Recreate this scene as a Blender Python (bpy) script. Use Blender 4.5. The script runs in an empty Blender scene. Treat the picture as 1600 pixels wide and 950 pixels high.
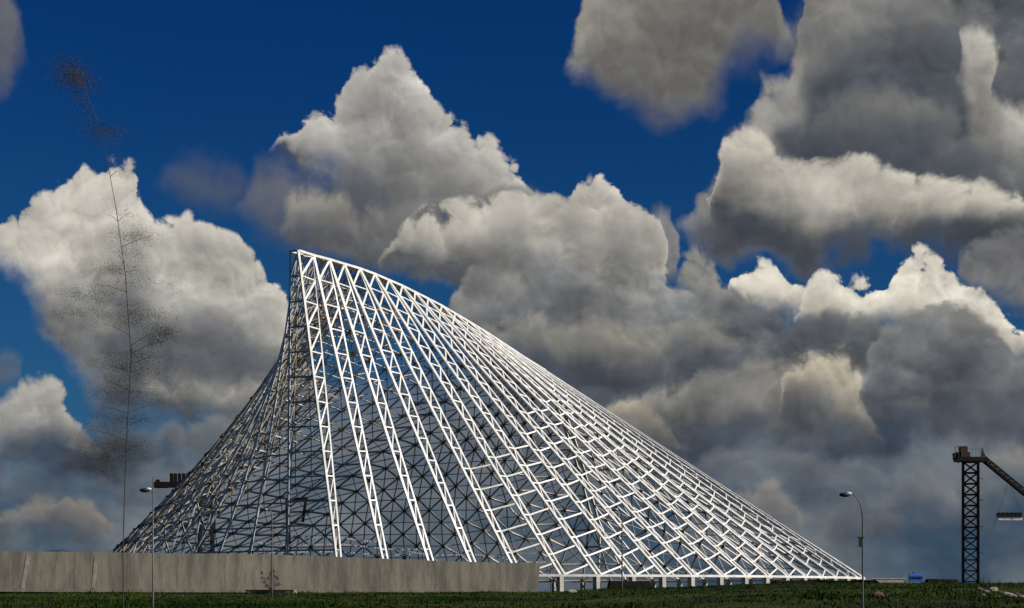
import bpy, bmesh, math, random
from mathutils import Vector, Matrix
R = math.radians
random.seed(7)
SC = bpy.context.scene
COL = SC.collection
F = 3000.0          # focal length expressed in photo pixels (1600 wide)
HOR = 930.0         # photo row of the horizon
EYE = 2.0
# ------------------------------------------------------------------ camera
cam = bpy.data.cameras.new('camera'); camo = bpy.data.objects.new('camera', cam); COL.objects.link(camo)
camo.location = (0, 0, EYE); camo.rotation_euler = (R(90), 0, 0)
cam.sensor_width = 36.0; cam.lens = 36.0 * F / 1600.0
cam.shift_y = (HOR - 475.0) / 1600.0
cam.clip_start = 0.5; cam.clip_end = 40000.0
SC.camera = camo
SC.view_settings.view_transform = 'Standard'; SC.view_settings.look = 'None'
SC.view_settings.gamma = 1.0; SC.view_settings.exposure = 0.0
SC.view_settings.use_curve_mapping = False
# ------------------------------------------------------------------ sun
SUN = Vector((0.80, -0.27, 0.53)).normalized()
sl = bpy.data.lights.new('sun', 'SUN'); sl.energy = 5.0; sl.angle = R(0.5); sl.color = (1.0, 0.95, 0.87)
so = bpy.data.objects.new('sun', sl); COL.objects.link(so)
so.rotation_euler = (-SUN).to_track_quat('-Z', 'Y').to_euler()
# ------------------------------------------------------------------ world: Nishita sky with procedural cumulus
W = bpy.data.worlds.new('World'); SC.world = W; W.use_nodes = True
try:
    W.cycles.sampling_method = 'MANUAL'; W.cycles.sample_map_resolution = 256
except Exception: pass
NT = W.node_tree; NT.nodes.clear()
SKYS = 0.1

class G:
    """tiny node-graph writer"""
    def __init__(s, nt): s.nt = nt
    def put(s, sock, v):
        if v is None: return
        if isinstance(v, bpy.types.NodeSocket): s.nt.links.new(v, sock)
        else: sock.default_value = v
    def m(s, op, a, b=None, c=None, clamp=False):
        n = s.nt.nodes.new('ShaderNodeMath'); n.operation = op; n.use_clamp = clamp
        s.put(n.inputs[0], a); s.put(n.inputs[1], b); s.put(n.inputs[2], c)
        return n.outputs[0]
    def sstep(s, v, a, b, lo=0.0, hi=1.0, kind='SMOOTHSTEP'):
        n = s.nt.nodes.new('ShaderNodeMapRange'); n.interpolation_type = kind
        s.put(n.inputs['Value'], v); s.put(n.inputs['From Min'], a); s.put(n.inputs['From Max'], b)
        s.put(n.inputs['To Min'], lo); s.put(n.inputs['To Max'], hi)
        return n.outputs[0]
    def mix(s, f, a, b, mode='MIX'):
        n = s.nt.nodes.new('ShaderNodeMix'); n.data_type = 'RGBA'; n.blend_type = mode
        s.put(n.inputs[0], f); s.put(n.inputs[6], a); s.put(n.inputs[7], b)
        return n.outputs[2]
    def xyz(s, x, y, z=0.0):
        n = s.nt.nodes.new('ShaderNodeCombineXYZ'); s.put(n.inputs[0], x); s.put(n.inputs[1], y); s.put(n.inputs[2], z)
        return n.outputs[0]
    def sep(s, v):
        n = s.nt.nodes.new('ShaderNodeSeparateXYZ'); s.put(n.inputs[0], v); return n.outputs
    def noise(s, vec, scale, detail=4.0, rough=0.5, dims='3D', dist=0.0, lac=2.0):
        n = s.nt.nodes.new('ShaderNodeTexNoise'); n.noise_dimensions = dims
        s.put(n.inputs['Vector'], vec); s.put(n.inputs['Scale'], scale); s.put(n.inputs['Detail'], detail)
        s.put(n.inputs['Roughness'], rough); s.put(n.inputs['Distortion'], dist); s.put(n.inputs['Lacunarity'], lac)
        return n.outputs
    def voro(s, vec, scale, detail=3.0, rough=0.5, lac=2.1):
        n = s.nt.nodes.new('ShaderNodeTexVoronoi'); n.voronoi_dimensions = '2D'; n.feature = 'F1'; n.normalize = True
        s.put(n.inputs['Vector'], vec); s.put(n.inputs['Scale'], scale); s.put(n.inputs['Detail'], detail)
        s.put(n.inputs['Roughness'], rough); s.put(n.inputs['Lacunarity'], lac)
        return n.outputs['Distance']
    def curve(s, x, pts):
        n = s.nt.nodes.new('ShaderNodeFloatCurve'); c = n.mapping.curves[0]; n.mapping.use_clip = True
        n.mapping.extend = 'HORIZONTAL'
        while len(c.points) < len(pts): c.points.new(0.5, 0.5)
        for p, (u, v) in zip(c.points, pts):
            p.location = (u, v); p.handle_type = 'AUTO_CLAMPED'
        n.mapping.update(); s.put(n.inputs['Value'], x); return n.outputs[0]

g = G(NT)
def lin(c): return tuple(((v/255.0)/12.92 if v/255.0 <= .04045 else ((v/255.0+.055)/1.055)**2.4) for v in c)

def sky():
    tc = NT.nodes.new('ShaderNodeTexCoord')
    d = g.sep(tc.outputs['Generated'])
    az = g.m('ARCTAN2', d[0], d[1])
    el = g.m('ARCSINE', d[2])
    X = g.m('MULTIPLY_ADD', az, 30.0, 8.0)            # sky co-ordinates, one unit is about 1.9 degrees
    Y = g.m('MULTIPLY_ADD', el, -30.0, 9.3)           # grows downwards to the horizon
    # clear sky
    st = NT.nodes.new('ShaderNodeTexSky'); st.sky_type = 'NISHITA'; st.sun_disc = False
    st.sun_elevation = math.asin(SUN.z); st.sun_rotation = math.atan2(SUN.x, SUN.y)
    st.air_density = 1.0; st.dust_density = 0.3; st.ozone_density = 3.0
    blue = g.mix(1.0, st.outputs[0], g.mix(g.sstep(Y, 0.0, 7.0), (0.013, 0.132, 0.335, 1.0), (0.056, 0.190, 0.35, 1.0)), 'MULTIPLY')
    P = g.xyz(X, Y)
    # domain warp
    w1 = g.noise(P, 0.55, 2.0, 0.5, '2D'); w1 = g.sep(w1[1])
    w2 = g.noise(P, 1.9, 5.0, 0.52, '2D'); w2 = g.sep(w2[1])
    def warp(c, k, a, b):
        t = g.m('MULTIPLY_ADD', w1[k], a, -a*0.5)
        t = g.m('ADD', t, g.m('MULTIPLY_ADD', w2[k], b, -b*0.5))
        return g.m('ADD', c, t)
    XW = warp(X, 0, 0.22, 0.30); YW = warp(Y, 1, 0.18, 0.26)
    XV = warp(X, 1, 0.6, 0.40); YV = warp(Y, 0, 0.6, 0.40)
    def billow(x, y):
        a = g.voro(g.xyz(x, y), 1.35, 3.6, 0.52)
        return g.m('SUBTRACT', 1.0, g.m('MULTIPLY', g.m('MULTIPLY', a, a), 2.6))
    h0 = billow(XV, YV)
    h1 = billow(g.m('ADD', XV, 0.06), g.m('ADD', YV, -0.14))
    rel = g.m('SUBTRACT', h0, h1)                       # >0 on faces turned to the light
    soft = g.noise(P, 0.9, 5.0, 0.50, '2D', 0.2)[0]
    big = g.noise(g.xyz(g.m('MULTIPLY', X, 0.55), Y), 0.8, 4.0, 0.5, '2D', 0.15)[0]
    big = g.m('MULTIPLY_ADD', big, 1.5, -0.25)
    edge = g.m('MULTIPLY_ADD', h0, 0.52, -0.40)
    YT = g.m('ADD', YW, edge)                           # for crisp tops
    nb = g.m('MULTIPLY_ADD', soft, 1.5, -0.75)
    YB = g.m('ADD', YW, nb)                             # for ragged bases
    col = blue
    win = g.sstep(g.m('ABSOLUTE', g.m('SUBTRACT', X, 8.0)), 11.0, 15.0, 1.0, 0.0)   # the cloud field thins out to the sides
    lo, hi, ylo, yhi = -6.0, 22.0, -6.0, 12.0
    xn = g.m('DIVIDE', g.m('SUBTRACT', XW, lo), hi-lo)
    def ang(px, py):
        a = 800 + 3000*math.atan((px-800)/3000.0)
        e = 930 - 3000*math.atan((930-py)/math.hypot(3000.0, px-800))
        return a/100.0, e/100.0
    def cv(pts):
        q = []
        for px, py in pts:
            a, e = ang(px, py); q.append(((a-lo)/(hi-lo), (e-ylo)/(yhi-ylo)))
        c = g.curve(xn, q)
        return g.m('MULTIPLY_ADD', c, yhi-ylo, ylo)
    def mass(top, bot, ct, cb, st_=0.06, sb=0.30, op=1.0, fade=None, relk=1.0, gam=0.75, bigk=1.1, off=0.0):
        nonlocal col
        # close the outline at both ends so that nothing leaks sideways
        for e, sg in ((0, -1), (-1, 1)):
            if -550 < top[e][0] < 1900:
                x = top[e][0] + sg*30; ym = (top[e][1]+bot[e][1])/2
                tp = (x, max(top[e][1], ym)+70); bp = (x, min(bot[e][1], ym)-70)
                top = [tp]+list(top) if e == 0 else list(top)+[tp]
                bot = [bp]+list(bot) if e == 0 else list(bot)+[bp]
        T = cv(top); B = cv(bot)
        dt = g.m('SUBTRACT', YT, T); db = g.m('SUBTRACT', B, YB)
        at = g.sstep(dt, -st_, st_); ab = g.sstep(db, -sb, sb)
        alpha = g.m('MULTIPLY', at, ab)
        alpha = g.m('MULTIPLY', alpha, g.m('MULTIPLY', win, op))
        if fade is None:
            f = g.m('DIVIDE', dt, g.m('MAXIMUM', g.m('SUBTRACT', B, T), 0.25), clamp=True)
        else:
            f = g.m('DIVIDE', dt, fade, clamp=True)
        f = g.m('ADD', f, g.m('MULTIPLY_ADD', big, bigk, -bigk*0.5+off*0), clamp=True)
        if gam != 1: f = g.m('POWER', f, gam)
        c = g.mix(f, (*lin(ct), 1), (*lin(cb), 1))
        k = g.m('MULTIPLY_ADD', rel, 0.80*relk, 0.97)
        k = g.m('MULTIPLY', k, g.m('MULTIPLY_ADD', soft, 0.8*relk, 1.0-0.42*relk))
        k = g.m('MAXIMUM', k, 0.35); k = g.m('MINIMUM', k, 1.7)
        c = g.mix(1.0, c, g.xyz(k, k, k), 'MULTIPLY')
        s = g.mix(1.0, c, (1/SKYS, 1/SKYS, 1/SKYS, 1), 'MULTIPLY')
        col = g.mix(alpha, col, s)
    for args in CLOUDS: mass(*args[0], **args[1])
    bg = NT.nodes.new('ShaderNodeBackground'); NT.links.new(col, bg.inputs[0]); bg.inputs[1].default_value = SKYS
    out = NT.nodes.new('ShaderNodeOutputWorld'); NT.links.new(bg.outputs[0], out.inputs[0])

def M(top, bot, ct, cb, **k): return ((top, bot, ct, cb), k)
BR = (200, 195, 185); MB = (162, 158, 150); MD = (122, 121, 119); DK = (70, 76, 83); DD = (54, 62, 74)
CLOUDS = [
 # patchy grey-blue layer low over the horizon
 M([(-600,690),(0,700),(250,690),(450,640),(700,600),(1000,560),(1600,560),(2200,560)], [(-600,1100),(2200,1100)], (112,117,122), (60,78,98), st_=0.7, sb=0.5, op=0.92, relk=0.5, bigk=2.0, gam=1.0),
 # sky beside the picture
 M([(-600,300),(-450,150),(-300,260),(-190,330),(-130,400)], [(-600,620),(-200,640),(-130,600)], BR, DK),
 # top left scrap
 M([(-200,-250),(-60,-200),(0,-60),(25,10),(35,60)], [(-200,150),(-60,130),(0,110),(20,60),(35,40)], MD, (98,102,108), st_=0.35, sb=0.4, op=0.8, relk=0.5),
 # faint scraps left of the tower cloud
 M([(255,300),(285,262),(320,246),(360,256),(390,285)], [(255,290),(300,322),(350,326),(390,290)], (100,104,112), (56,74,98), st_=0.40, sb=0.35, op=0.62, relk=0.6, bigk=1.6),
 M([(375,330),(398,285),(420,262),(455,268),(490,300)], [(375,320),(400,365),(440,378),(490,340)], (112,112,114), (72,84,100), st_=0.30, sb=0.35, op=0.75, relk=0.6, bigk=1.4),
 # upper middle cloud
 M([(890,100),(900,70),(925,-30),(960,-120),(1180,-150),(1218,-20),(1232,40)], [(890,90),(920,120),(965,158),(1050,162),(1110,146),(1150,112),(1200,88),(1232,50)], (150,146,138), (108,106,103), st_=0.20, sb=0.48, relk=0.8, fade=1.8, bigk=1.5),
 # huge upper right cloud
 M([(1050,380),(1080,345),(1122,262),(1134,215),(1165,200),(1182,160),(1192,128),(1218,140),(1238,105),(1252,40),(1262,-60),(1500,-300),(2200,-300)],
   [(1050,350),(1090,372),(1200,395),(1400,398),(1600,388),(2200,380)], (150,148,142), (84,89,96), st_=0.16, sb=0.28, relk=1.0, fade=3.0, bigk=1.6),
 M([(1225,60),(1300,-10),(1400,-20),(1480,0),(1540,10)], [(1225,70),(1300,60),(1400,50),(1480,60),(1540,50)], (140,138,133), (110,110,110), st_=0.4, sb=0.4, op=0.7, relk=0.6),
 M([(1250,140),(1300,90),(1380,70),(1450,85),(1500,110),(1560,160)], [(1250,140),(1300,165),(1400,170),(1500,190),(1560,180)], (80,85,92), (72,78,87), st_=0.4, sb=0.5, op=0.8, relk=0.5),
 M([(1270,190),(1320,155),(1380,150),(1440,165),(1490,190)], [(1270,185),(1330,205),(1400,210),(1490,200)], (146,143,136), (100,102,104), st_=0.3, sb=0.4, op=0.75, relk=0.6),
 M([(1200,200),(1260,175),(1340,200),(1440,205),(1540,230),(1640,240),(2200,240)], [(1200,200),(1240,235),(1300,262),(1420,272),(1500,292),(1640,300),(2200,320)], (84,89,97), (66,73,83), st_=0.4, sb=0.22, op=0.9, relk=0.5),
 # its lit lower roll
 M([(1112,330),(1128,232),(1165,205),(1200,225),(1230,258),(1262,262),(1300,262),(1340,246),(1385,262),(1450,280),(1520,290),(1600,302),(2200,300)],
   [(1112,330),(1170,368),(1300,378),(1600,378),(2200,378)], (202,196,183), (66,71,78), st_=0.10, sb=0.30, relk=1.0, gam=1.0, bigk=0.9),
 M([(1080,365),(1130,338),(1200,345),(1300,352),(1420,345),(1600,342),(2200,340)], [(1080,372),(1200,394),(1420,400),(1600,390),(2200,390)], (80,84,90), (62,68,77), st_=0.30, sb=0.22, op=0.85, relk=0.4),
 # lit tower at the right edge
 M([(1488,150),(1500,62),(1525,44),(1550,54),(1566,110),(1590,165),(1640,150),(2200,150)], [(1488,60),(1508,130),(1525,190),(1560,240),(1640,262),(2200,270)], (196,191,181), (112,112,110), st_=0.20, sb=0.60, fade=1.8, relk=1.2, op=0.85),
 M([(1548,160),(1562,85),(1590,66),(1640,60),(2200,60)], [(1548,120),(1570,158),(1640,165),(2200,172)], (112,114,118), (76,82,90), st_=0.12, sb=0.2, relk=0.8),
 # tower cloud in the middle
 M([(420,260),(436,212),(470,198),(492,176),(520,158),(542,125),(562,102),(585,88),(612,83),(635,90),(650,112),(664,142),(690,172),(722,186),(752,212),(790,240),(822,275),(850,320)],
   [(420,205),(470,250),(520,290),(580,310),(640,325),(720,330),(800,322),(850,290)], (210,206,197), (78,82,88), st_=0.06, sb=0.36, gam=0.85, bigk=0.7),
 M([(455,320),(500,282),(545,268),(600,290),(680,312),(760,318),(830,310)], [(455,330),(520,370),(600,396),(700,402),(800,380),(830,330)], (96,98,102), (84,87,92), st_=0.35, sb=0.35, op=0.9, relk=0.6),
 # wide bank under it, left grey part, then the lit roll
 M([(440,350),(470,300),(500,285),(530,300),(570,335),(640,345),(740,350)], [(440,340),(500,382),(560,398),(640,412),(740,420)], (146,142,135), (96,98,101), st_=0.22, sb=0.30, relk=0.9, bigk=1.3),
 M([(560,350),(620,322),(690,308),(760,300),(830,300),(860,320)], [(560,350),(620,392),(720,404),(830,392),(860,360)], (128,127,124), (104,106,108), st_=0.25, sb=0.15, relk=0.7),
 M([(1010,430),(1020,350),(1044,338),(1056,380),(1066,440)], [(1010,400),(1030,450),(1066,430)], (158,154,147), (112,112,112), st_=0.25, sb=0.3, op=0.8),
 M([(880,330),(892,302),(906,288),(930,276),(955,284),(978,318)], [(880,310),(910,335),(950,340),(978,315)], (206,201,191), MB, st_=0.05, sb=0.2),
 M([(600,400),(640,345),(690,322),(760,312),(820,298),(850,296),(880,308),(920,318),(960,314),(1000,330),(1026,350),(1040,400),(1050,460)],
   [(600,390),(660,415),(760,440),(900,470),(1050,450)], (190,185,174), (88,91,96), st_=0.07, sb=0.34, gam=0.95, bigk=0.8),
 # bright heads on the right
 M([(1130,480),(1140,435),(1160,416),(1182,412),(1200,404),(1218,432),(1236,452),(1256,462)],[(1130,450),(1150,490),(1200,505),(1256,470)], (218,212,198), (160,154,144), st_=0.05, sb=0.25, gam=1.2),
 M([(1232,500),(1250,462),(1268,436),(1288,424),(1318,426),(1345,438),(1372,446),(1392,432),(1406,406),(1430,394),(1462,402),(1490,426),(1530,452),(1560,470),(1600,500),(2200,520)],
   [(1232,480),(1300,510),(1450,520),(1600,560),(2200,600)], (222,216,202), (158,152,142), st_=0.05, sb=0.25, gam=1.2),
 M([(1480,470),(1500,408),(1530,380),(1560,372),(1600,366),(2200,350)], [(1480,420),(1520,452),(1560,470),(1600,480),(2200,500)], (128,128,128), (100,102,107), st_=0.12, sb=0.25, relk=0.9),
 # dark middle bank, built of rolls
 M([(690,560),(708,470),(735,425),(800,405),(870,400),(960,415),(1040,425),(1090,440),(1135,452),(1190,488),(1260,500),(1330,490),(1385,520),(1425,500),(1455,476),(1490,472),(1530,500),(1570,520),(1620,550),(2200,560)],
   [(690,470),(740,560),(820,640),(900,690),(1600,690),(2200,700)], (134,134,132), (74,81,90), st_=0.10, sb=0.4, fade=1.6, relk=1.1, bigk=1.8),
 M([(715,470),(735,430),(770,418),(810,430),(850,470)], [(715,450),(760,478),(810,490),(850,470)], (140,138,134), (92,95,100), st_=0.22, sb=0.35, op=0.9),
 M([(1045,460),(1062,410),(1085,396),(1110,408),(1130,450),(1165,500)], [(1045,430),(1080,480),(1130,510),(1165,490)], (150,147,140), (90,94,99), st_=0.10, sb=0.4, op=0.95, relk=1.1),
 M([(725,560),(760,515),(830,498),(880,512),(930,498),(1000,520),(1100,505),(1150,520)], [(725,520),(800,566),(950,580),(1060,570),(1150,540)], (150,146,137), (84,88,94), st_=0.20, sb=0.28, op=0.9, bigk=1.2),
 M([(760,600),(860,570),(1000,578),(1120,570),(1200,590)], [(760,590),(900,602),(1100,604),(1200,595)], (66,73,83), (60,68,78), st_=0.22, sb=0.22, op=0.8, relk=0.3),
 M([(1120,480),(1180,470),(1250,490),(1320,500),(1380,520),(1400,560)], [(1120,500),(1200,555),(1300,560),(1400,560)], (92,96,101), (70,76,84), st_=0.2, sb=0.3, op=0.85),
 M([(960,640),(1040,600),(1120,585),(1200,565),(1240,560),(1290,552),(1330,560),(1352,600),(1375,670)], [(960,640),(1050,672),(1200,690),(1300,690),(1375,660)], (148,145,138), (88,91,96), st_=0.2, sb=0.35, op=0.9, bigk=1.8),
 M([(1215,640),(1240,570),(1290,554),(1330,562),(1350,610),(1380,680)], [(1215,600),(1260,630),(1310,672),(1380,675)], (196,186,166), (112,110,105), st_=0.12, sb=0.35, op=0.92, relk=1.2, bigk=1.3),
 M([(920,680),(945,640),(975,622),(1010,638),(1040,665),(1070,700)], [(920,655),(960,690),(1010,700),(1070,690)], (170,160,142), (92,95,98), st_=0.14, sb=0.35, op=0.85, relk=1.1),
 M([(1215,660),(1232,612),(1275,596),(1300,620),(1318,655)], [(1215,625),(1250,660),(1290,665),(1318,630)], (86,91,97), (76,82,90), st_=0.3, sb=0.3, op=0.6),
 # dark shelf on the right
 M([(1340,640),(1358,560),(1385,515),(1430,492),(1465,474),(1505,484),(1560,520),(1600,545),(2200,560)], [(1340,600),(1380,670),(1480,685),(1600,690),(2200,700)], (134,134,133), (58,67,80), st_=0.10, sb=0.3, relk=1.1, gam=0.9, bigk=1.3),
 M([(700,720),(860,672),(1000,676),(1100,668),(1300,676),(1450,640),(1600,630),(2200,630)], [(700,700),(900,712),(1300,720),(1600,705),(2200,705)], (66,76,90), (54,67,84), st_=0.35, sb=0.35, op=0.7, relk=0.4),
 # low scraps over the horizon
 M([(1140,810),(1165,775),(1200,760),(1235,785),(1255,820)], [(1140,790),(1180,818),(1230,824),(1255,800)], (146,139,130), (92,96,102), st_=0.18, sb=0.3, op=0.85, relk=0.8),
 M([(1040,760),(1110,722),(1200,712),(1290,726),(1380,740)], [(1040,740),(1150,752),(1300,756),(1380,750)], (118,119,120), (78,87,98), st_=0.22, sb=0.3, op=0.75, relk=0.7),
 M([(1370,790),(1430,752),(1500,745),(1560,770)], [(1370,780),(1450,792),(1560,785)], (116,116,117), (76,85,97), st_=0.22, sb=0.3, op=0.7, relk=0.7),
 M([(1530,750),(1560,715),(1610,705),(2200,700)], [(1530,730),(1570,752),(1620,762),(2200,770)], (142,136,128), (92,95,100), st_=0.18, sb=0.3, op=0.85, relk=0.8),
 M([(1290,830),(1330,790),(1380,800),(1420,830)], [(1290,815),(1350,830),(1420,825)], (116,114,113), (80,86,95), st_=0.25, sb=0.3, op=0.6, relk=0.7),
 M([(1540,860),(1600,838),(2200,830)], [(1540,860),(1600,880),(2200,880)], (92,94,99), (70,78,88), st_=0.3, sb=0.3, op=0.6, relk=0.7),
 # left hand cloud
 M([(-30,420),(0,362),(30,330),(70,300),(105,276),(130,262),(152,272),(168,260),(190,250),(212,256),(226,288),(222,322),(240,346),(268,350),(292,340),(330,358),(368,380),(400,412),(432,440),(460,500),(480,560)],
   [(-30,370),(10,400),(60,470),(90,545),(150,610),(260,650),(480,650)], (204,199,188), (82,87,94), st_=0.06, sb=0.40, fade=3.1, gam=0.8, bigk=1.3),
 M([(235,450),(262,372),(300,352),(340,368),(385,400),(425,440),(450,510)], [(235,430),(270,480),(330,520),(400,560),(450,540)], (188,184,174), (100,103,107), st_=0.10, sb=0.5, fade=1.6, op=0.9),
 M([(80,560),(98,500),(130,478),(165,500),(200,540),(230,600)], [(80,500),(110,560),(170,600),(230,580)], (136,135,132), (80,86,94), st_=0.12, sb=0.35, op=0.85, relk=1.1),
 M([(150,540),(220,480),(300,500),(380,520),(440,560),(470,600)], [(150,540),(220,590),(320,600),(470,610)], (86,90,97), (76,82,90), st_=0.4, sb=0.3, op=0.75, relk=0.6),
 M([(215,640),(250,602),(320,610),(380,600),(470,570),(520,600)], [(215,605),(280,640),(380,650),(520,640)], (150,146,138), (76,82,90), st_=0.14, sb=0.25, op=0.9, relk=0.9),
 M([(-60,600),(-20,575),(10,572),(35,590),(40,620)], [(-60,600),(0,615),(40,590)], (116,119,124), (76,88,104), st_=0.25, sb=0.3, op=0.7),
 M([(-200,660),(-30,640),(20,612),(55,598),(88,606),(112,640),(140,668),(165,700),(175,760)], [(-200,720),(0,735),(120,735),(175,700)], (168,165,157), (66,76,90), st_=0.08, sb=0.3),
 M([(225,720),(250,676),(300,660),(350,657),(400,660),(450,700)], [(225,690),(280,708),(380,714),(450,690)], (132,130,126), (76,86,98), st_=0.15, sb=0.3, op=0.8, relk=1.0),
 M([(90,730),(130,676),(180,672),(225,690),(250,730)], [(90,690),(150,718),(210,722),(250,690)], (110,106,101), (66,72,82), st_=0.2, sb=0.25, op=0.75),
 M([(-60,840),(20,798),(70,776),(115,782),(150,800),(190,826),(215,870)], [(-60,830),(50,838),(150,850),(215,830)], (146,137,124), (80,86,94), st_=0.10, sb=0.3, op=0.9, relk=1.1),
 M([(-100,765),(0,748),(120,744),(240,757),(330,790)], [(-100,760),(100,776),(330,770)], (92,101,112), (60,78,98), st_=0.2, sb=0.25, op=0.55, relk=0.6),
]
sky()

# ------------------------------------------------------------------ materials
MAT = {}
def mat(name, base, rough=0.6, metal=0.0, var=0.0, vscale=1.0, base2=None, detail=5, bump=0.0, bscale=4.0, spec=0.5, stretch=(1, 1, 1), coord='Object', thr=(0.35, 0.65), rnd=0.0):
    m = bpy.data.materials.new(name); m.use_nodes = True; nt = m.node_tree; q = G(nt)
    b = nt.nodes['Principled BSDF']; b.inputs['Roughness'].default_value = rough; b.inputs['Metallic'].default_value = metal
    b.inputs['Specular IOR Level'].default_value = spec
    tc = nt.nodes.new('ShaderNodeTexCoord'); mp = nt.nodes.new('ShaderNodeMapping'); mp.inputs['Scale'].default_value = stretch
    nt.links.new(tc.outputs[coord], mp.inputs[0]); v = mp.outputs[0]
    c2 = base2 if base2 else tuple(x*(1-var) for x in base)
    n = q.noise(v, vscale, detail, 0.6)[0]
    c = q.mix(q.sstep(n, thr[0], thr[1]), (*base, 1), (*c2, 1))
    n2 = q.noise(v, vscale*7.3, 4, 0.6)[0]
    k = q.sstep(n2, 0.3, 0.7, 0.82, 1.1)
    c = q.mix(1.0, c, q.xyz(k, k, k), 'MULTIPLY')
    if rnd:
        oi = nt.nodes.new('ShaderNodeObjectInfo'); k = q.m('MULTIPLY_ADD', oi.outputs['Random'], rnd, 1-rnd*0.5)
        c = q.mix(1.0, c, q.xyz(k, k, k), 'MULTIPLY')
    nt.links.new(c, b.inputs['Base Color'])
    if bump:
        bp = nt.nodes.new('ShaderNodeBump'); bp.inputs['Strength'].default_value = bump; bp.inputs['Distance'].default_value = 0.1
        nt.links.new(q.noise(v, bscale, 6, 0.6)[0], bp.inputs['Height']); nt.links.new(bp.outputs[0], b.inputs['Normal'])
    MAT[name] = m; return m
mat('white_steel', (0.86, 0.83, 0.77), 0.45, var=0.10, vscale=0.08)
mat('brace_shade_steel', (0.62, 0.58, 0.51), 0.6, base2=(0.42, 0.36, 0.28), vscale=0.15)  # tan bracing tone; on the left flank its darkness stands in for shade
mat('primer_joint', (0.20, 0.10, 0.045), 0.7, var=0.4, vscale=0.5)
mat('concrete', (0.125, 0.113, 0.086), 0.9, base2=(0.062, 0.055, 0.042), vscale=0.55, stretch=(1, 1, 0.22), bump=0.4, rnd=0.12, thr=(0.30,0.70))
mat('pale_concrete', (0.52, 0.48, 0.41), 0.9, var=0.25, vscale=0.6, bump=0.2)
mat('grey_concrete', (0.175, 0.16, 0.13), 0.9, var=0.35, vscale=0.7)
mat('dark_steel', (0.010, 0.009, 0.009), 0.7, spec=0.2, base2=(0.018, 0.010, 0.008), vscale=0.8)
mat('rust_steel', (0.055, 0.012, 0.010), 0.7, var=0.4, vscale=1.0)
mat('lamp_steel', (0.10, 0.10, 0.088), 0.5, var=0.2, vscale=2.0)
mat('lamp_dark', (0.03, 0.03, 0.03), 0.5)
mat('lamp_glass', (0.7, 0.7, 0.68), 0.25)
mat('white_paint', (0.75, 0.73, 0.68), 0.5, var=0.2, vscale=1.5)
mat('blue_paint', (0.03, 0.12, 0.42), 0.5, var=0.25, vscale=1.5)
mat('grass_ground', (0.005, 0.013, 0.002), 1.0, base2=(0.040, 0.048, 0.010), vscale=0.045, bump=0.6, bscale=1.5, coord='Object', spec=0.1)
mat('grass_blade', (0.008, 0.028, 0.003), 0.95, base2=(0.066, 0.082, 0.014), vscale=0.06, spec=0.05, stretch=(1,0.5,1), thr=(0.42,0.68))
mat('dark_earth', (0.014, 0.011, 0.008), 1.0, var=0.4, vscale=0.3, bump=0.6, spec=0.1)
mat('rock', (0.34, 0.30, 0.23), 0.95, var=0.35, vscale=1.2, bump=0.5)
mat('red_rock', (0.12, 0.07, 0.05), 0.95, var=0.35, vscale=1.2, bump=0.5)
mat('bark', (0.06, 0.05, 0.035), 0.9, var=0.3, vscale=6)
mat('leaf', (0.030, 0.036, 0.016), 0.8, base2=(0.070, 0.055, 0.022), vscale=3.0, spec=0.2)
mat('leaf_dark', (0.010, 0.014, 0.006), 0.8, spec=0.2)
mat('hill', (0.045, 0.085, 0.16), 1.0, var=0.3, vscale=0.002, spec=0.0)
mat('teal_box', (0.05, 0.085, 0.09), 0.7, var=0.3, vscale=1.0)

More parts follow.
